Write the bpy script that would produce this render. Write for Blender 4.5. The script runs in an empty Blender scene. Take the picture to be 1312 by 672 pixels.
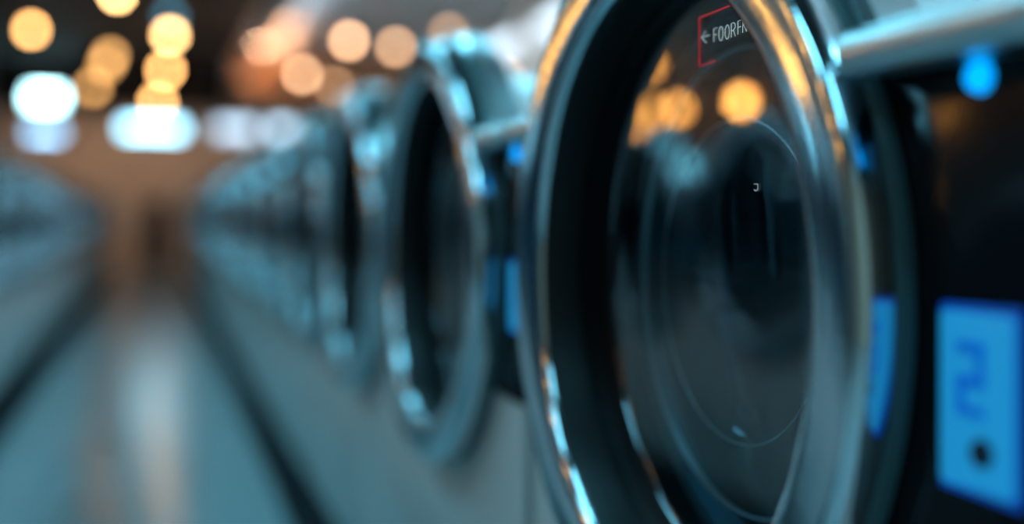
import bpy, bmesh, math, random
from mathutils import Vector, Matrix
random.seed(7)
PI = math.pi
S = bpy.context.scene
COL = S.collection

# ------------------------------------------------------------------ camera
EYE = 0.98                       # camera height above the floor
F = 1420.0                       # focal length in pixels of the 1312 px frame
YAW = math.atan(457 / F)         # turned to the right of the aisle
cd = bpy.data.cameras.new('camera')
cam = bpy.data.objects.new('camera', cd)
COL.objects.link(cam)
cam.location = (0, 0, EYE)
cam.rotation_euler = (PI / 2, 0, -YAW)
cd.sensor_width = 36.0
cd.lens = F / 1312 * 36.0
cd.shift_y = -61 / 1312
cd.clip_start = 0.02
cd.dof.use_dof = True
cd.dof.focus_distance = 0.895
cd.dof.aperture_fstop = 1.07
cd.dof.aperture_blades = 0
S.camera = cam

# ------------------------------------------------------------------ world / exposure
w = bpy.data.worlds.new('world')
S.world = w
w.use_nodes = True
w.node_tree.nodes['Background'].inputs[0].default_value = (0.10, 0.30, 0.40, 1)
w.node_tree.nodes['Background'].inputs[1].default_value = 0.10
S.view_settings.view_transform = 'Standard'
S.view_settings.look = 'None'
S.view_settings.gamma = 1.0
S.view_settings.exposure = 0.0
S.view_settings.use_curve_mapping = False
try:
    S.cycles.use_adaptive_sampling = False
    S.cycles.sample_clamp_indirect = 6.0
    S.cycles.caustics_reflective = False
    S.cycles.caustics_refractive = False
    S.cycles.blur_glossy = 0.5
    S.cycles.max_bounces = 8
    S.cycles.transparent_max_bounces = 12
    S.cycles.use_denoising = True
except Exception:
    pass

# strengths of the lamps of the hall
COOL = (0.22, 0.76, 1.0)
WARM = (1.0, 0.50, 0.16)
P_AISLE = 18.0       # added unseen cool panels lighting the aisle
P_ROW = 20.0         # cool panels above the right-hand row
P_WARM = 26.0       # warm bulbs
P_LEFT = 20.0       # added unseen cool panels brightening the left side
P_COVE = 60.0        # added cove strip brightening the pale ceiling

SY, CY = math.sin(YAW), math.cos(YAW)
def pos(px, py, z=None, x=None, D=None):
    """world point seen at pixel (px, py), at height z / lateral x / depth D (z relative to the eye)"""
    u, off = px - 199.0, py - 275.0
    if z is not None: D = F * z / (-off)
    if x is not None: D = F * x / (CY * u)
    X = u * CY * D / F
    Y = (D - X * SY) / CY
    return Vector((X, Y, EYE - off * D / F))

# ------------------------------------------------------------------ materials
def nmat(name):
    m = bpy.data.materials.new(name)
    m.use_nodes = True
    return m, m.node_tree.nodes, m.node_tree.links, m.node_tree.nodes['Principled BSDF']

def pbr(name, col, rough=0.5, metal=0.0, noise=0.0, scale=20.0, bump=0.0, stretch=(1, 1, 1), coat=0.0, spec=None):
    m, n, l, b = nmat(name)
    b.inputs['Base Color'].default_value = (*col, 1)
    b.inputs['Roughness'].default_value = rough
    b.inputs['Metallic'].default_value = metal
    b.inputs['Coat Weight'].default_value = coat
    b.inputs['Coat Roughness'].default_value = 0.08
    if spec is not None: b.inputs['Specular IOR Level'].default_value = spec
    if noise or bump:
        tc = n.new('ShaderNodeTexCoord'); mp = n.new('ShaderNodeMapping')
        mp.inputs['Scale'].default_value = stretch
        tx = n.new('ShaderNodeTexNoise'); tx.inputs['Scale'].default_value = scale
        tx.inputs['Detail'].default_value = 4
        l.new(tc.outputs['Object'], mp.inputs[0]); l.new(mp.outputs[0], tx.inputs['Vector'])
        if noise:
            mx = n.new('ShaderNodeMix'); mx.data_type = 'RGBA'
            mx.inputs[6].default_value = (*[c * (1 - noise) for c in col], 1)
            mx.inputs[7].default_value = (*[min(1, c * (1 + noise)) for c in col], 1)
            l.new(tx.outputs['Fac'], mx.inputs[0]); l.new(mx.outputs[2], b.inputs['Base Color'])
        if bump:
            bp = n.new('ShaderNodeBump'); bp.inputs['Strength'].default_value = bump
            bp.inputs['Distance'].default_value = 0.002
            l.new(tx.outputs['Fac'], bp.inputs['Height']); l.new(bp.outputs[0], b.inputs['Normal'])
    return m

def emit(name, col, s):
    m, n, l, b = nmat(name)
    b.inputs['Base Color'].default_value = (*[c * 0.5 for c in col], 1)
    b.inputs['Emission Color'].default_value = (*col, 1)
    b.inputs['Emission Strength'].default_value = s
    return m

def brushed(name, col, rough):
    """turned steel: fine grooves running round the door's axis and a faint waviness round the ring"""
    m, n, l, b = nmat(name)
    b.inputs['Base Color'].default_value = (*col, 1)
    b.inputs['Metallic'].default_value = 1.0
    tc = n.new('ShaderNodeTexCoord'); sp = n.new('ShaderNodeSeparateXYZ')
    l.new(tc.outputs['Object'], sp.inputs[0])
    at = n.new('ShaderNodeMath'); at.operation = 'ARCTAN2'
    zz = n.new('ShaderNodeMath'); zz.operation = 'SUBTRACT'; zz.inputs[1].default_value = DZ
    l.new(sp.outputs[2], zz.inputs[0]); l.new(zz.outputs[0], at.inputs[0]); l.new(sp.outputs[1], at.inputs[1])
    sq = n.new('ShaderNodeVectorMath'); sq.operation = 'LENGTH'
    cb = n.new('ShaderNodeCombineXYZ')
    l.new(sp.outputs[1], cb.inputs[0]); l.new(zz.outputs[0], cb.inputs[1]); l.new(cb.outputs[0], sq.inputs[0])
    c2 = n.new('ShaderNodeCombineXYZ')
    a9 = n.new('ShaderNodeMath'); a9.operation = 'MULTIPLY'; a9.inputs[1].default_value = 9.0
    r9 = n.new('ShaderNodeMath'); r9.operation = 'MULTIPLY'; r9.inputs[1].default_value = 6.0
    l.new(at.outputs[0], a9.inputs[0]); l.new(sq.outputs['Value'], r9.inputs[0])
    l.new(a9.outputs[0], c2.inputs[0]); l.new(r9.outputs[0], c2.inputs[1])
    t1 = n.new('ShaderNodeTexNoise'); t1.inputs['Scale'].default_value = 1.0; t1.inputs['Detail'].default_value = 5
    l.new(c2.outputs[0], t1.inputs['Vector'])
    bp = n.new('ShaderNodeBump'); bp.inputs['Strength'].default_value = 0.15; bp.inputs['Distance'].default_value = 0.002
    l.new(t1.outputs['Fac'], bp.inputs['Height']); l.new(bp.outputs[0], b.inputs['Normal'])
    mr = n.new('ShaderNodeMapRange'); mr.inputs[3].default_value = rough * 0.7; mr.inputs[4].default_value = rough * 1.3
    l.new(t1.outputs['Fac'], mr.inputs[0]); l.new(mr.outputs[0], b.inputs['Roughness'])
    return m

def glassmat(name, tint, ior, rough=0.0, gain=0.21):
    m = bpy.data.materials.new(name); m.use_nodes = True
    n, l = m.node_tree.nodes, m.node_tree.links
    n.remove(n['Principled BSDF'])
    fr = n.new('ShaderNodeFresnel'); fr.inputs[0].default_value = ior
    tr = n.new('ShaderNodeBsdfTransparent'); tr.inputs[0].default_value = (*tint, 1)
    gl = n.new('ShaderNodeBsdfGlossy'); gl.inputs['Roughness'].default_value = rough
    mx = n.new('ShaderNodeMixShader')
    mu = n.new('ShaderNodeMath'); mu.operation = 'MULTIPLY'; mu.inputs[1].default_value = gain
    l.new(fr.outputs[0], mu.inputs[0]); l.new(mu.outputs[0], mx.inputs[0]); l.new(tr.outputs[0], mx.inputs[1]); l.new(gl.outputs[0], mx.inputs[2])
    l.new(mx.outputs[0], n['Material Output'].inputs[0])
    return m

DZ = 0.920        # height of every door's centre above the floor
PANE = 0.006      # depth of the window pane behind the cabinet's front
DR = 0.334        # outer radius of the chrome door ring
M = {}
M['ring'] = brushed('brushed_steel_ring', (0.60, 0.69, 0.74), 0.12)
M['steel'] = pbr('satin_steel', (0.60, 0.66, 0.68), 0.22, 1.0, bump=0.1, scale=60)
M['trim'] = pbr('soft_steel_trim', (0.78, 0.84, 0.86), 0.33, 1.0, bump=0.05, scale=60)
M['paint'] = pbr('grey_enamel', (0.58, 0.56, 0.55), 0.40, 0.0, noise=0.06, scale=6, coat=0.2)
M['black'] = pbr('black_gloss_panel', (0.006, 0.008, 0.011), 0.16, 0.0, noise=0.2, scale=9, spec=0.2)
M['rubber'] = pbr('black_rubber', (0.008, 0.009, 0.011), 0.42, 0.0, bump=0.3, scale=80, spec=0.25)
M['rubber_teal'] = pbr('grey_green_rubber', (0.05, 0.12, 0.13), 0.5, 0.0, bump=1.0, scale=160)
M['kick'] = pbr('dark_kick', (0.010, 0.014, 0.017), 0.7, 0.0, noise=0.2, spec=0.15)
M['glass'] = glassmat('door_glass', (0.42, 0.58, 0.64), 1.42)
M['bowl'] = glassmat('glass_bowl', (0.70, 0.82, 0.86), 1.25, 0.05)
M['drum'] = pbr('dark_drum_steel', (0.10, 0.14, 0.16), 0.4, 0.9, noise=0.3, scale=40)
M['cord'] = pbr('black_cord', (0.01, 0.01, 0.01), 0.6, noise=0.1)
M['shade'] = pbr('dark_lamp_shade', (0.02, 0.02, 0.025), 0.5, 0.3, noise=0.1)
M['red'] = emit('red_line_added_glow', (0.50, 0.03, 0.04), 0.9)  # glow added so the red line shows inside the dim recess
M['white'] = emit('pale_lettering_added_glow', (0.42, 0.58, 0.60), 1.0)  # print made self-lit, room light alone leaves it dark
M['display'] = emit('blue_backlit_display', (0.008, 0.22, 0.48), 1.0)
M['border'] = emit('dark_blue_screen_border', (0.0, 0.05, 0.33), 1.0)
M['digit'] = emit('dark_blue_digit', (0.0, 0.09, 0.42), 1.0)
M['dial'] = pbr('dark_dial', (0.004, 0.008, 0.03), 0.5, noise=0.1)
M['led'] = emit('blue_led', (0.0, 0.36, 1.0), 1.6)

# ------------------------------------------------------------------ mesh helpers
def link(name, bm, mat, parent=None, smooth=True, angle=0.6):
    bmesh.ops.remove_doubles(bm, verts=bm.verts, dist=1e-6)
    bmesh.ops.recalc_face_normals(bm, faces=bm.faces)
    me = bpy.data.meshes.new(name)
    bm.to_mesh(me); bm.free()
    me.materials.append(mat)
    if smooth:
        me.polygons.foreach_set('use_smooth', [True] * len(me.polygons))
        try: me.set_sharp_from_angle(angle=angle)
        except Exception: pass
    o = bpy.data.objects.new(name, me)
    COL.objects.link(o)
    if parent: o.parent = parent
    return o

def box(bm, a, b, bev=0.0, seg=2):
    r = bmesh.ops.create_cube(bm, size=1.0)
    vs = r['verts']
    for v in vs:
        v.co = Vector([a[i] + (v.co[i] + 0.5) * (b[i] - a[i]) for i in range(3)])
    if bev:
        es = list({e for v in vs for e in v.link_edges})
        bmesh.ops.bevel(bm, geom=es, offset=bev, segments=seg, affect='EDGES', profile=0.5)

def rev(bm, prof, n=96, cy=0.0, cz=DZ, a0=0.0, a1=2 * PI, close=False):
    """turn the profile of (x, r) pairs about a line along x through (cy, cz)"""
    full = abs(a1 - a0 - 2 * PI) < 1e-6
    k = n if full else n + 1
    rings = []
    for i in range(k):
        a = a0 + (a1 - a0) * i / n
        rings.append([bm.verts.new((x, cy + r * math.cos(a), cz + r * math.sin(a))) for x, r in prof])
    m = len(prof)
    for i in range(n):
        p, q = rings[i], rings[(i + 1) % k]
        for j in range(m if close else m - 1):
            try: bm.faces.new((p[j], p[(j + 1) % m], q[(j + 1) % m], q[j]))
            except ValueError: pass
    if close and not full:
        bm.faces.new(rings[0]); bm.faces.new(rings[-1])

def revz(bm, prof, n=24, c=(0, 0, 0)):
    rings = [[bm.verts.new((c[0] + r * math.cos(2 * PI * i / n), c[1] + r * math.sin(2 * PI * i / n), c[2] + z)) for r, z in prof] for i in range(n)]
    for i in range(n):
        p, q = rings[i], rings[(i + 1) % n]
        for j in range(len(prof) - 1):
            bm.faces.new((p[j], p[j + 1], q[j + 1], q[j]))

def tube(bm, pts, r, n=10):
    pts = [Vector(p) for p in pts]
    rings = []
    for i, p in enumerate(pts):
        d = (pts[min(i + 1, len(pts) - 1)] - pts[max(i - 1, 0)]).normalized()
        a = d.orthogonal().normalized() if i == 0 else (ref - d * ref.dot(d)).normalized()
        ref = a
        b = d.cross(a)
        rings.append([bm.verts.new(p + a * r * math.cos(2 * PI * k / n) + b * r * math.sin(2 * PI * k / n)) for k in range(n)])
    for i in range(len(rings) - 1):
        for k in range(n):
            bm.faces.new((rings[i][k], rings[i][(k + 1) % n], rings[i + 1][(k + 1) % n], rings[i + 1][k]))
    bm.faces.new(rings[0]); bm.faces.new(rings[-1])

def prism_yz(bm, poly, x0, x1):
    """solid between x0 and x1 with outline poly of (y, z)"""
    A = [bm.verts.new((x0, y, z)) for y, z in poly]
    B = [bm.verts.new((x1, y, z)) for y, z in poly]
    bm.faces.new(A); bm.faces.new(B[::-1])
    for i in range(len(poly)):
        j = (i + 1) % len(poly)
        bm.faces.new((A[i], A[j], B[j], B[i]))

def empty(name, loc=(0, 0, 0), rz=0.0):
    o = bpy.data.objects.new(name, None)
    COL.objects.link(o)
    o.empty_display_size = 0.1
    o.location = loc; o.rotation_euler = (0, 0, rz)
    return o

def tag(o, label, cat, group=None):
    o['label'] = label; o['category'] = cat
    if group: o['group'] = group
    return o

def struct(name, bm, mat, smooth=False):
    o = link(name, bm, mat, smooth=smooth)
    o['kind'] = 'structure'
    return o

def copy_tree(o, parent=None):
    c = o.copy(); COL.objects.link(c)
    if parent: c.parent = parent
    for ch in list(o.children): copy_tree(ch, c)
    return c

# ------------------------------------------------------------------ room
XL, XR, YF, YN = -2.56, 4.6, 20.9, -3.2
ZC = EYE + 2.5
XE = 1.214          # edge between the dark and the pale ceiling

# floor: polished resin, slightly uneven
m, n, l, b = nmat('polished_floor'); M['floor'] = m
tc = n.new('ShaderNodeTexCoord')
t1 = n.new('ShaderNodeTexNoise'); t1.inputs['Scale'].default_value = 1.3; t1.inputs['Detail'].default_value = 5
l.new(tc.outputs['Object'], t1.inputs['Vector'])
mx = n.new('ShaderNodeMix'); mx.data_type = 'RGBA'
mx.inputs[6].default_value = (0.34, 0.40, 0.42, 1); mx.inputs[7].default_value = (0.40, 0.46, 0.48, 1)
l.new(t1.outputs['Fac'], mx.inputs[0]); l.new(mx.outputs[2], b.inputs['Base Color'])
mr = n.new('ShaderNodeMapRange'); mr.inputs[3].default_value = 0.16; mr.inputs[4].default_value = 0.21
l.new(t1.outputs['Fac'], mr.inputs[0]); l.new(mr.outputs[0], b.inputs['Roughness'])
b.inputs['Specular IOR Level'].default_value = 0.5
bm = bmesh.new(); box(bm, (XL, YN, -0.1), (XR, YF, 0.0)); struct('floor', bm, M['floor'])

M['wall_brown'] = pbr('brown_wall', (0.13, 0.11, 0.10), 0.7, noise=0.1, scale=2)
M['wall_tan'] = pbr('tan_wall', (0.55, 0.40, 0.30), 0.7, noise=0.08, scale=1.5)
M['wall_pale'] = pbr('pale_wall', (0.50, 0.52, 0.52), 0.7, noise=0.06, scale=1.5)
M['ceil_dark'] = pbr('black_ceiling', (0.010, 0.011, 0.016), 0.8, noise=0.2, scale=3)
M['ceil_pale'] = pbr('pale_ceiling', (0.50, 0.47, 0.45), 0.8, noise=0.06, scale=2)
M['glow_wood'] = pbr('warm_glow_slats', (0.50, 0.27, 0.13), 0.55, noise=0.25, scale=12, stretch=(1, 1, 8))
M['dark_door'] = pbr('dark_door_paint', (0.03, 0.022, 0.02), 0.5, noise=0.1)
bm = bmesh.new(); box(bm, (XL - 0.1, YN, 0), (XL, YF, ZC)); struct('wall_left', bm, M['wall_brown'])
bm = bmesh.new(); box(bm, (XR, YN, 0), (XR + 0.1, YF, ZC)); struct('wall_right', bm, M['wall_pale'])
# far wall with the doorway at the end of the aisle
dx0 = pos(184, 345, x=None, D=19.9).x; dx1 = pos(216, 345, D=19.9).x
bm = bmesh.new()
box(bm, (XL, YF, 0), (dx0, YF + 0.1, ZC)); box(bm, (dx1, YF, 0), (XR, YF + 0.1, ZC)); box(bm, (dx0, YF, 1.20), (dx1, YF + 0.1, ZC))
struct('wall_far', bm, M['wall_tan'])
dz = 1.20
bm = bmesh.new(); box(bm, (dx0, YF + 0.04, 0), (dx1, YF + 0.09, dz)); door = struct('door_1', bm, M['dark_door'])
bm = bmesh.new(); box(bm, (dx0 - 0.05, YF - 0.02, 0), (dx0, YF + 0.02, dz + 0.05)); box(bm, (dx1, YF - 0.02, 0), (dx1 + 0.05, YF + 0.02, dz + 0.05)); box(bm, (dx0, YF - 0.02, dz), (dx1, YF + 0.02, dz + 0.05))
o = link('door_frame', bm, M['wall_brown'], door, smooth=False)
bm = bmesh.new(); box(bm, (XL, YN - 0.1, 0), (XR, YN, ZC)); struct('wall_back', bm, M['wall_tan'])
bm = bmesh.new(); box(bm, (XL, YN, ZC), (XE, YF, ZC + 0.1)); struct('ceiling', bm, M['ceil_dark'])
bm = bmesh.new(); box(bm, (XE, YN, ZC - 0.0), (XR, YF, ZC + 0.1)); o = struct('ceiling.001', bm, M['ceil_pale'])
# wood bulkhead added across the right-hand bay, its warm colour imitating orange glow
bm = bmesh.new(); box(bm, (XE + 0.02, 17.5, EYE + 1.80), (XR, 17.7, ZC))
for i in range(40):
    x = XE + 0.03 + i * 0.085
    box(bm, (x, 17.47, EYE + 1.80), (x + 0.05, 17.5, ZC))
struct('trim_1', bm, M['glow_wood'])
# beige column standing in the right-hand bay
cp = pos(667, 275, x=3.9)
bm = bmesh.new(); box(bm, (cp.x, cp.y - 0.09, 0), (cp.x + 0.18, cp.y + 0.09, ZC), 0.01); o = struct('trim_2', bm, M['wall_tan'])

# ------------------------------------------------------------------ washing machine
def arc(r, a0, a1, n, cy=0.0, cz=DZ):
    return [(cy + r * math.cos(a0 + (a1 - a0) * i / n), cz + r * math.sin(a0 + (a1 - a0) * i / n)) for i in range(n + 1)]

TOP = EYE + 0.112     # top of the machine's body
FASC = EYE - 0.245    # bottom of the black control panel
HR = 0.348            # radius of the hood arch over the door

def cut_round(o, r, x0, x1, cz=DZ):
    bm = bmesh.new(); rev(bm, [(x0, 0.0), (x0, r), (x1, r), (x1, 0.0)], 96, cz=cz)
    c = link('cutter', bm, M['rubber'], smooth=False)
    md = o.modifiers.new('hole', 'BOOLEAN'); md.object = c; md.solver = 'EXACT'
    bpy.context.view_layer.update()
    me = bpy.data.meshes.new_from_object(o.evaluated_get(bpy.context.evaluated_depsgraph_get()))
    o.modifiers.clear(); o.data = me
    bpy.data.objects.remove(c)
    me.polygons.foreach_set('use_smooth', [True] * len(me.polygons))
    me.set_sharp_from_angle(angle=0.6)

def make_washer(y0, y1, disp_y, disp_w, disp_h, detail):
    root = empty('washing_machine')
    # cabinet: enamel box with panel seam lines
    bm = bmesh.new()
    box(bm, (0.012, y0, 0.168), (0.62, y1, TOP - 0.012), 0.008)
    cut_round(link('cabinet', bm, M['paint'], root), 0.285, -0.1, 0.50)
    bm = bmesh.new()
    box(bm, (-0.001, y0 + 0.004, 0.170), (0.012, y1 - 0.004, FASC - 0.003), 0.003)
    cut_round(link('lower_panel', bm, M['paint'], root), 0.285, -0.1, 0.50)
    bm = bmesh.new(); box(bm, (0.018, y0 + 0.01, 0.0), (0.58, y1 - 0.01, 0.168), 0.004)
    link('kick_plate', bm, M['kick'], root)
    bm = bmesh.new(); box(bm, (0.0, y0, TOP - 0.014), (0.62, y1, TOP), 0.005)
    cut_round(link('worktop', bm, M['steel'], root), 0.288, -0.1, 0.50)
    # black glossy control panel
    bm = bmesh.new(); box(bm, (-0.002, y0 + 0.002, FASC), (0.014, y1 - 0.002, TOP - 0.012), 0.003)
    bm.free()
    for s0, s1 in ((y0 + 0.002, 0.0), (0.0, y1 - 0.002)):
        bm = bmesh.new(); box(bm, (-0.002, s0, FASC), (0.014, s1, TOP - 0.012), 0.002)
        cut_round(link('control_panel', bm, M['black'], root), 0.285, -0.1, 0.10)
    # hood arch over the door
    a = math.asin((TOP - DZ) / HR)
    bm = bmesh.new()
    rev(bm, [(-0.008, 0.331), (-0.012, 0.337), (-0.012, HR - 0.006), (-0.004, HR), (0.034, HR), (0.040, HR - 0.008), (0.040, 0.331)], 64, a0=a, a1=PI - a, close=True)
    link('hood_arch', bm, M['steel'], root)
    bm = bmesh.new()
    b0 = math.asin((TOP - 0.02 - DZ) / 0.285)
    rev(bm, [(0.034, 0.330), (0.034, 0.286), (0.05, 0.286), (0.06, 0.270), (0.28, 0.270), (0.295, 0.10), (0.30, 0.11), (0.30, 0.270), (0.29, 0.283), (0.07, 0.290), (0.045, 0.330)], 64, a0=b0, a1=PI - b0, close=True)
    link('tub_cover', bm, M['paint'], root)
    # bright trim bar along the top of the control panel, broken by the door
    bm = bmesh.new()
    tz = TOP - 0.011
    ye = -0.300
    for s0, s1 in ((y0 + 0.003, ye), (-ye, y1 - 0.003)):
        bm = bmesh.new()
        box(bm, (-0.046, s0, tz - 0.014), (0.0, s1, tz + 0.014), 0.012, 6)
        link('trim_bar', bm, M['trim'], root)
    # door
    dr = empty('door'); dr.parent = root
    bm = bmesh.new()
    prof = [(-0.034, 0.2692), (-0.0385, 0.2705), (-0.0425, 0.2740), (-0.0452, 0.2795), (-0.0470, 0.2870), (-0.0483, 0.2955), (-0.0492, 0.3045), (-0.0499, 0.3135), (-0.0503, 0.3205), (-0.0495, 0.3265), (-0.0465, 0.3310), (-0.041, 0.3332), (-0.034, DR), (-0.022, DR), (-0.020, DR - 0.006), (-0.0, DR - 0.006), (0.0, 0.280), (-0.028, 0.280), (-0.028, 0.2694)]
    rev(bm, prof, 160, close=True)
    link('chrome_ring', bm, M['ring'], dr, angle=1.2)
    bm = bmesh.new()
    rev(bm, [(-0.0185, 0.326), (-0.0185, 0.331), (-0.015, 0.334), (-0.006, 0.334), (-0.004, 0.330), (-0.003, 0.326)], 128, close=True)
    link('rubber_seal', bm, M['rubber_teal'], dr)
    bm = bmesh.new()
    rev(bm, [(-0.033, 0.2694), (-0.030, 0.2675), (-0.012, 0.2670), (-0.008, 0.2655), (0.018, 0.2655), (0.021, 0.2595), (0.030, 0.2585), (0.036, 0.2615), (0.046, 0.2655), (0.062, 0.2685), (0.078, 0.270), (0.078, 0.284), (0.002, 0.284), (0.0, 0.2785), (-0.029, 0.2785), (-0.029, 0.2696)], 128, close=True)
    link('gasket', bm, M['rubber'], dr)
    bm = bmesh.new()
    rev(bm, [(PANE, 0.0), (PANE, 0.2675)], 128)
    bmesh.ops.remove_doubles(bm, verts=bm.verts, dist=1e-5)
    link('window_pane', bm, M['glass'], dr)
    if detail:
        bm = bmesh.new()
        rev(bm, [(0.068, 0.262), (0.072, 0.250), (0.078, 0.214), (0.082, 0.200), (0.080, 0.165), (0.074, 0.150), (0.070, 0.1475), (0.072, 0.144), (0.082, 0.138), (0.090, 0.110), (0.094, 0.0)], 128)
        link('glass_bowl', bm, M['bowl'], dr)
    if detail:
        for nm, rr, tr_, xx in (('inner_ring', 0.147, 0.0009, 0.050), ('bowl_rim', 0.212, 0.0035, 0.058)):
            bm = bmesh.new()
            rev(bm, [(xx + tr_ * math.cos(t * PI / 4), rr + tr_ * math.sin(t * PI / 4)) for t in range(8)], 128, cy=-0.01, close=True)
            link(nm, bm, M['trim'], dr)
    # drum
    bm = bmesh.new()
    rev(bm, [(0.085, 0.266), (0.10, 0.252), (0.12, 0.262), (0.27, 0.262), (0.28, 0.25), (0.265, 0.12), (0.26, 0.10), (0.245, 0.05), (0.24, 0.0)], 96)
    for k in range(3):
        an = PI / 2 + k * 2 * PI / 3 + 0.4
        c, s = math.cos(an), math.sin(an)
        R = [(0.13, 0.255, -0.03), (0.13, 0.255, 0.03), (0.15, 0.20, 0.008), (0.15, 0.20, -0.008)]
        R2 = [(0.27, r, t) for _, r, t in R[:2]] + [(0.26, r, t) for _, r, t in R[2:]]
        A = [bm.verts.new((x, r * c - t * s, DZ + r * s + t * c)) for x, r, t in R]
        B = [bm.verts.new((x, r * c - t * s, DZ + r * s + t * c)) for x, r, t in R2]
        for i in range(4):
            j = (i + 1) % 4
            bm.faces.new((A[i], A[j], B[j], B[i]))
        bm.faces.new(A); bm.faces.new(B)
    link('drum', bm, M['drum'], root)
    # display with its digit and round mark
    zd = EYE - 0.107 * 1.0
    bm = bmesh.new(); box(bm, (-0.008, disp_y - disp_w / 2, zd - disp_h / 2), (0.0, disp_y + disp_w / 2, zd + disp_h / 2), 0.004, 3)
    ds = link('display', bm, M['display'], root)
    bm = bmesh.new(); box(bm, (-0.005, disp_y - disp_w / 2 - 0.003, zd - disp_h / 2 - 0.004), (0.001, disp_y + disp_w / 2 + 0.003, zd + disp_h / 2 + 0.004), 0.003, 3)
    link('screen_border', bm, M['border'], ds)
    ds['label'] = 'glowing blue rectangular display'
    if detail:
        w_, h_ = disp_w, disp_h
        g = 0.0065
        pts = [(0.20, 0.34), (0.30, 0.40), (-0.12, 0.40)]
        # a blocky "2" as bars on the screen
        bm = bmesh.new()
        X0, X1 = -0.0100, -0.0078
        def seg(ya, yb, za, zb):
            box(bm, (X0, disp_y + min(ya, yb) * w_, zd + min(za, zb) * h_), (X1, disp_y + max(ya, yb) * w_, zd + max(za, zb) * h_), 0.0008)
        # +y is away from the camera (left in the picture)
        seg(0.20, -0.16, 0.27, 0.34); seg(-0.06, -0.16, 0.12, 0.34); seg(0.20, -0.16, 0.08, 0.15)
        seg(0.20, 0.10, -0.06, 0.15); seg(0.20, -0.16, -0.08, -0.02)
        link('digit', bm, M['digit'], ds)
        bm = bmesh.new()
        rev(bm, [(-0.0105, 0.0), (-0.0105, 0.0075), (-0.0078, 0.0085)], 32, cy=disp_y - 0.13 * w_, cz=zd - 0.27 * h_)
        link('round_key', bm, M['dial'], ds)
    lz = EYE + 0.0785
    ly = disp_y
    bm = bmesh.new()
    rev(bm, [(-0.010, 0.0), (-0.0095, 0.005), (-0.007, 0.008), (-0.002, 0.0095)], 32, cy=ly, cz=lz - 0.0)
    lo = link('indicator_light', bm, M['led'], root); lo['label'] = 'round glowing blue indicator'
    return root

PX = 0.45
def mach_y(D, x=0.40): return (D - x * SY) / CY

# nearest machine, filling the right of the picture
dispD = 1420 * PX / (CY * 1062)
y1c = mach_y(0.984)
near = make_washer(-0.47, 0.405, mach_y(dispD, PX) - y1c, 0.060, 0.102, True)
near.location = (PX, y1c, 0)
tag(near, 'nearest washing machine, large chrome ring door with self-lit red and white print on glass', 'washing machine', 'washing machines of the right-hand row')
near_door = [c for c in near.children if c.name.startswith('door')][0]

# print on the near door's glass: a red corner line, an arrow and letters, given a glow
gx = PANE - 0.001
def gpt(px, py):
    p = pos(px, py, x=PX + gx)
    return Vector((gx, p.y - y1c, p.z))
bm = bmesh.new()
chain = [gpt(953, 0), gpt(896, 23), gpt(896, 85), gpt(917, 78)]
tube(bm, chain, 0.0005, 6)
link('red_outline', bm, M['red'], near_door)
# letters as thin strokes, each placed on the glass
def strokes(lines, bm, r=0.00026):
    for ln in lines: tube(bm, [gpt(*p) for p in ln], r, 6)
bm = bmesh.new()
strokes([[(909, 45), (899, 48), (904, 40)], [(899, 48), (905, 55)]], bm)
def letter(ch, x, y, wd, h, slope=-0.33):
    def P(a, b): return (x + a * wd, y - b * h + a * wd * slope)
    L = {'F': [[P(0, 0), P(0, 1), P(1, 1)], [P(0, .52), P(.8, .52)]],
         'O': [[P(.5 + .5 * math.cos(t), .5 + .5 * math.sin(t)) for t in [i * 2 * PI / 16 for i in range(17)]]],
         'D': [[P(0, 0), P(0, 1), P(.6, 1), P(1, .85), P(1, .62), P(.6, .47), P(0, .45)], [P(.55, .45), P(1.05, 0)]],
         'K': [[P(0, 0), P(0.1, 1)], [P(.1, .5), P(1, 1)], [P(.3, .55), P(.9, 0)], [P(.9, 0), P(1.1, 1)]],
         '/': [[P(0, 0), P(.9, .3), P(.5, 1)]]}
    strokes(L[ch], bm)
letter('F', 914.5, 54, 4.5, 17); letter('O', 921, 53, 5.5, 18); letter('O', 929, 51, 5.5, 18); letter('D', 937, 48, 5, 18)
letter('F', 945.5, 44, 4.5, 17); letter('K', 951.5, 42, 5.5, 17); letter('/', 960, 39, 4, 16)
link('lettering', bm, M['white'], near_door)['label'] = 'pale arrow and capital letters printed on the glass, with an added glow'
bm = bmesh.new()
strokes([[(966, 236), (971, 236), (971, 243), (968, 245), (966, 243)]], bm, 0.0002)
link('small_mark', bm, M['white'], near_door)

ORD = ['first', 'second', 'third', 'fourth', 'fifth', 'sixth', 'seventh', 'eighth', 'ninth', 'tenth', 'eleventh', 'twelfth',
       'thirteenth', 'fourteenth', 'fifteenth', 'sixteenth', 'seventeenth', 'eighteenth', 'nineteenth', 'twentieth',
       'twenty-first', 'twenty-second', 'twenty-third', 'twenty-fourth', 'twenty-fifth', 'twenty-sixth']
# the rest of the right-hand row
PITCH = 0.756
GR = 'washing machines of the right-hand row'
second = make_washer(-0.403, 0.351, mach_y(1.437, PX) - mach_y(1.784), 0.046, 0.088, False)
second.location = (PX, mach_y(1.784), 0)
tag(second, 'second washing machine from the camera, blurred ring door beside a narrow blue display', 'washing machine', GR)
y2 = second.location.y
k = 1
while y2 + k * PITCH < 19.8:
    c = copy_tree(second)
    c.location = (PX, y2 + k * PITCH, 0)
    c['label'] = ORD[k + 1] + ' washing machine from the camera in the blurred right-hand row'
    k += 1

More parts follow.
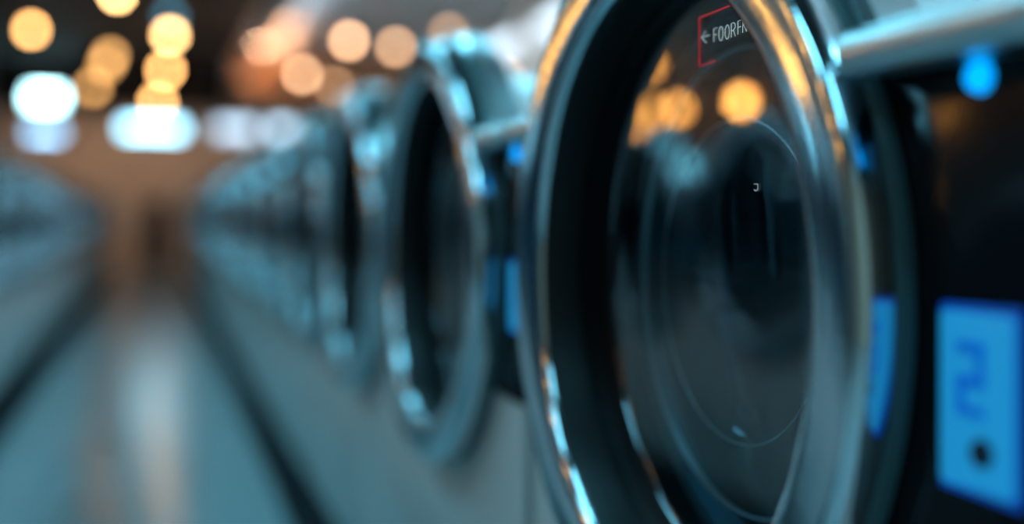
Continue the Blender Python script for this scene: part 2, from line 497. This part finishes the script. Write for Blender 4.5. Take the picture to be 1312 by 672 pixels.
# the left-hand row, facing the aisle
PL = -0.70
GL = 'washing machines of the left-hand row'
ys = [1.2 + i * PITCH for i in range(25)]
vis = 0
for y in ys:
    c = copy_tree(second)
    c.location = (PL, y, 0); c.rotation_euler = (0, 0, PI)
    D = y * CY + PL * SY
    if y > 5.2:
        vis += 1
        c['label'] = ORD[vis - 1] + ' washing machine from the left picture edge, in the left-hand row'
        c['group'] = GL
    else:
        c['label'] = 'washing machine of the left-hand row, seen only mirrored in the near door glass'
        c['group'] = 'mirrored washing machines'

# ------------------------------------------------------------------ lamps
GP = 'warm pendant lamps'
def pendant(p, label, gain=1.0, r=0.055, col=WARM):
    """a hanging bulb: cord from the ceiling, open shade, glowing bulb"""
    root = empty('pendant_lamp', p)
    tag(root, label, 'lamp', GP)
    bm = bmesh.new(); tube(bm, [(0, 0, r + 0.06), (0, 0, ZC - p.z)], 0.004, 6); link('cord', bm, M['cord'], root)
    bm = bmesh.new(); revz(bm, [(0.012, r + 0.075), (0.03, r + 0.07), (0.04, r + 0.02), (r * 1.25, r * 0.75), (r * 1.2, r * 0.7), (0.034, r + 0.01), (0.012, r + 0.06)]); link('lamp_shade', bm, M['shade'], root)
    bm = bmesh.new(); bmesh.ops.create_uvsphere(bm, u_segments=20, v_segments=12, radius=r)
    key = 'bulb_%.2f_%.2f_%.2f' % (gain, col[1], col[2])
    if key not in M: M[key] = emit('warm_bulb_glow', col, P_WARM * gain)
    link('bulb', bm, M[key], root)
    return root

W2 = (1.0, 0.58, 0.22)
for (px, py, z, g, txt) in [
    (40, 38, 2.2, 1.0, 'warm lamp at the upper left corner, standing alone against the dark ceiling'),
    (150, -8, 2.2, 1.5, 'bright warm lamp cut by the top edge, left of the dark ceiling centre'),
    (218, 45, 2.25, 1.21, 'warm lamp topmost in the vertical string of lamps over the aisle'),
    (212, 90, 2.1, 1.0, 'warm lamp in the middle of the vertical string over the aisle'),
    (202, 131, 1.8, 1.0, 'warm lamp lowest in the vertical string, overlapping the wide cool light'),
    (141, 72, 2.2, 0.36, 'amber lamp overlapping another just left of the vertical string'),
    (135, 84, 2.1, 0.28, 'amber lamp just under its overlapping neighbour, left of the string'),
    (119, 112, 1.9, 0.36, 'dim amber lamp between the amber pair and the cool white light')]:
    pendant(pos(px, py, z=z), txt, g, r=0.052 * max(0.9, (-z * F / (py - 275.0)) / 12.0), col=WARM if g < 1.2 else W2)
GR2 = 0.6
for (px, py, z, g, txt) in [
    (447, 52, 2.0, 0.75, 'warm lamp upper left of two high over the right-hand row'),
    (507, 60, 2.0, 0.5, 'soft warm lamp above the second door, right of the brighter one'),
    (387, 95, 1.9, 0.75, 'warm lamp lower left of the group over the right-hand row'),
    (543, 82, 1.6, 0.55, 'small warm lamp touching the top of the second chrome door'),
    (428, 110, 1.7, 0.25, 'dim warm lamp low over the row between the brighter ones'),
    (575, 42, 1.9, 0.2, 'faint warm lamp just above the second chrome door top'),
    (648, 98, 1.5, 0.2, 'faint warm lamp left of the beige column')]:
    p = pos(px, py, z=z)
    if p.x > XR - 0.1: p = pos(px, py, x=XR - 0.3)
    pendant(p, txt, g, col=(1.0, 0.56, 0.30))

# wall lamps on the left wall: beside the camera's view, mirrored in the near door glass
def mirrored(px, py, xl):
    g = PX + PANE
    p = pos(px, py, x=2 * g - xl)
    return Vector((xl, p.y, p.z))
def sconce(p, label, gain=1.0, r=0.075):
    root = empty('wall_lamp', p)
    tag(root, label, 'lamp', 'warm lamps of the left wall')
    bm = bmesh.new(); box(bm, (XL - p.x + 0.002, -0.05, -0.09), (XL - p.x + 0.02, 0.05, 0.09), 0.006); link('back_plate', bm, M['shade'], root)
    bm = bmesh.new(); tube(bm, [(XL - p.x + 0.015, 0, -0.06), (-0.08, 0, -0.10), (-0.01, 0, -0.10), (0, 0, -r + 0.004)], 0.008, 8); link('arm', bm, M['shade'], root)
    bm = bmesh.new(); bmesh.ops.create_uvsphere(bm, u_segments=20, v_segments=12, radius=r)
    key = 'sc_%.2f' % gain
    if key not in M: M[key] = emit('amber_globe_glow', (1.0, 0.43, 0.09), P_WARM * gain)
    link('globe', bm, M[key], root)
for (px, py, g, r, txt) in [(950, 130, 2.0, 0.05, 'amber globe lamp, strong single disc mirrored high in near door glass'),
                            (868, 140, 1.2, 0.05, 'amber globe lamp, right of two overlapping discs in near door glass'),
                            (838, 144, 0.7, 0.05, 'amber globe lamp, left of two overlapping discs in near door glass'),
                            (815, 158, 0.7, 0.05, 'amber globe lamp mirrored at the left border of the near glass'),
                            (832, 84, 0.9, 0.05, 'amber globe lamp mirrored small at the upper left of near glass')]:
    sconce(mirrored(px, py, XL + 0.16), txt, g, r)

for y, z in ((-0.7, 1.55), (0.2, 1.45), (1.1, 1.40), (2.1, 1.45), (3.2, 1.40), (4.5, 1.45)):
    sconce(Vector((XL + 0.16, y, EYE + z)), 'amber globe lamp high on the left wall, seen only as glints in chrome rings', 1.7, 0.06)

# cool light boxes
def lightbox(p, sx, sy, sz, col, s, label, name='light_box', group=None):
    root = empty(name, p)
    tag(root, label, 'light', group)
    bm = bmesh.new()
    t = 0.02
    flat = sz < sy      # ceiling panel (lens below) or wall box (lens towards the camera)
    box(bm, (-sx / 2 - t, -sy / 2 + (0 if flat else 0.012), -sz / 2 + (0.012 if flat else -t)), (sx / 2 + t, sy / 2 + (t if flat else 0), sz / 2 + (0 if flat else t)), 0.004)
    link('housing', bm, M['shade'], root)
    bm = bmesh.new()
    if flat: box(bm, (-sx / 2, -sy / 2, -sz / 2), (sx / 2, sy / 2, -sz / 2 + 0.011))
    else: box(bm, (-sx / 2, -sy / 2, -sz / 2), (sx / 2, -sy / 2 + 0.011, sz / 2))
    key = 'lb_%s_%.2f' % (str(col), s)
    if key not in M: M[key] = emit('cool_light_glow', col, s)
    link('diffuser', bm, M[key], root)
    return root
GF = 'cool light boxes at the far end'
def at_far(px, py, back=0.06):
    y = YF - back
    u = px - 199.0
    # depth on the plane y = const
    D = y / CY / (1 - u * SY / F) if False else None
    k = u * CY / F
    D = y / ((1 - k * SY) / CY)
    return Vector((k * D, y, EYE - (py - 275.0) * D / F))
lightbox(at_far(196, 165), 1.00, 0.08, 0.20, (0.36, 0.78, 1.0), 9.0, 'wide cool light glowing at the far end straight over the aisle', group=GF)
lightbox(at_far(58, 126, YF - 19.34), 0.46, 0.08, 0.22, (0.50, 0.93, 1.0), 18.0, 'brilliant cool white light high on the left of the far end', group=GF)
lightbox(at_far(58, 170), 0.50, 0.08, 0.14, (0.30, 0.62, 0.95), 7.0, 'dimmer blue light directly below the brilliant white one', group=GF)
lightbox(at_far(302, 166), 0.70, 0.08, 0.20, (0.55, 0.75, 0.95), 3.2, 'soft pale light on the far wall right of the dark ceiling edge', group=GF)
lightbox(at_far(360, 166), 0.35, 0.08, 0.20, (0.55, 0.80, 1.0), 4.0, 'brighter pale light on the far wall behind the right-hand row', group=GF)
lightbox(at_far(410, 166), 0.35, 0.08, 0.24, (0.55, 0.75, 0.95), 5.0, 'soft pale light on the far wall behind the fourth door', group=GF)
lightbox(pos(218, 20, z=2.3), 0.12, 0.12, 0.04, (0.10, 0.50, 0.75), 8.0, 'small dim teal lamp topmost over the aisle lamps', 'ceiling_spot', 'ceiling spots')
lightbox(pos(160, 125, z=2.3), 0.12, 0.12, 0.04, (0.05, 0.25, 0.50), 3.0, 'faint blue lamp between the amber lamps and the wide cool light', 'ceiling_spot', 'ceiling spots')

# cool ceiling panels out of view; all but the right-hand row's added as fill
GC = 'overhead cool ceiling panels'
for y in (-1.6, 1.4, 4.4, 7.4):
    lightbox(Vector((-0.1, y, ZC - 0.03)), 0.30, 1.2, 0.05, COOL, P_AISLE, 'added cool fill panel overhead above the aisle, out of view', 'ceiling_panel', GC)
for y in (-1.0, 1.6, 4.2, 6.8, 9.4):
    lightbox(Vector((1.75, y, ZC - 0.03)), 0.34, 1.2, 0.05, COOL, P_ROW, 'cool ceiling panel overhead above the right-hand row', 'ceiling_panel', GC)
for y in (0.2, 2.6, 5.0, 7.4, 9.8):
    lightbox(Vector((-1.75, y, ZC - 0.03)), 0.34, 1.2, 0.05, COOL, P_LEFT, 'added cool fill panel overhead above the left-hand row, out of view', 'ceiling_panel', GC)
for y in (1.0, 4.0, 7.0, 10.0):
    lightbox(Vector((3.3, y, ZC - 0.03)), 0.40, 1.4, 0.05, (0.62, 0.84, 1.0), 26.0, 'added cool fill panel overhead beyond the right-hand row, out of view', 'ceiling_panel', GC)
# dark soffit board before the far wall, with a wash light added out of sight behind it
bm = bmesh.new(); box(bm, (XL, 19.40, EYE + 1.72), (XE - 0.01, 19.45, ZC)); struct('trim_5', bm, M['ceil_dark'])
wx0, wx1 = XL + 0.1, XE - 0.02
root = empty('added_wall_wash', (wx0, 19.45, EYE + 1.98)); tag(root, 'added wash light hidden behind the dark soffit, brightening the far tan wall', 'light')
bm = bmesh.new(); box(bm, (0, 0, 0.0), (wx1 - wx0, 0.16, 0.03)); link('housing', bm, M['ceil_dark'], root, smooth=False)
bm = bmesh.new(); box(bm, (0.03, 0.03, -0.012), (wx1 - wx0 - 0.03, 0.13, 0.0)); link('light_strip', bm, emit('warm_wash_glow', (1.0, 0.72, 0.52), 24.0), root, smooth=False)
root = empty('added_wall_wash', (XR, 6.0, ZC)); tag(root, 'added wash light under the ceiling, brightening the right-hand pale wall', 'light')  # unseen strip added to lift the right-hand wall
bm = bmesh.new(); box(bm, (-0.22, 0, -0.18), (-0.208, 11.3, 0)); box(bm, (-0.208, 0, -0.012), (-0.01, 11.3, 0)); box(bm, (-0.22, -0.012, -0.18), (-0.01, 0, 0)); link('housing', bm, M['ceil_pale'], root, smooth=False)
bm = bmesh.new(); box(bm, (-0.17, 0.05, -0.04), (-0.08, 11.25, -0.013)); link('light_strip', bm, emit('cool_wash_glow', (0.70, 0.86, 1.0), 24.0), root, smooth=False)
# dark strips on the floor along the foot of both rows
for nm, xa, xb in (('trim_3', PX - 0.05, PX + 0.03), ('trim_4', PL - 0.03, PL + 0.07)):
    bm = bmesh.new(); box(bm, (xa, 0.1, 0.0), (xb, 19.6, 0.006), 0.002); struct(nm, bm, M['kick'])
# added cove: a trough hiding an upward strip that brightens the pale ceiling
for (ya, yb, col, g, txt) in [(-2.5, 6.0, (0.45, 0.80, 1.0), 1.0, 'added cove light trough along the pale ceiling nearest the camera, cool'),
                              (6.1, 14.5, (0.50, 0.76, 1.0), 1.0, 'added cove light trough along the pale ceiling, cool middle stretch'),
                              (14.6, 17.3, (1.0, 0.55, 0.30), 5.0, 'added cove light trough with warm glow at the wooden bulkhead')]:
    root = empty('added_cove', (XE + 0.02, ya, ZC - 0.34)); tag(root, txt, 'light', 'added cove lights')
    L = yb - ya
    bm = bmesh.new(); box(bm, (0, 0, 0), (0.16, L, 0.012)); box(bm, (0, 0, 0), (0.012, L, 0.34)); box(bm, (0.148, 0, 0), (0.16, L, 0.07)); link('trough', bm, M['ceil_pale'], root)
    bm = bmesh.new(); box(bm, (0.04, 0.02, 0.014), (0.12, L - 0.02, 0.03)); link('light_strip', bm, emit('cove_glow', col, P_COVE * g), root)
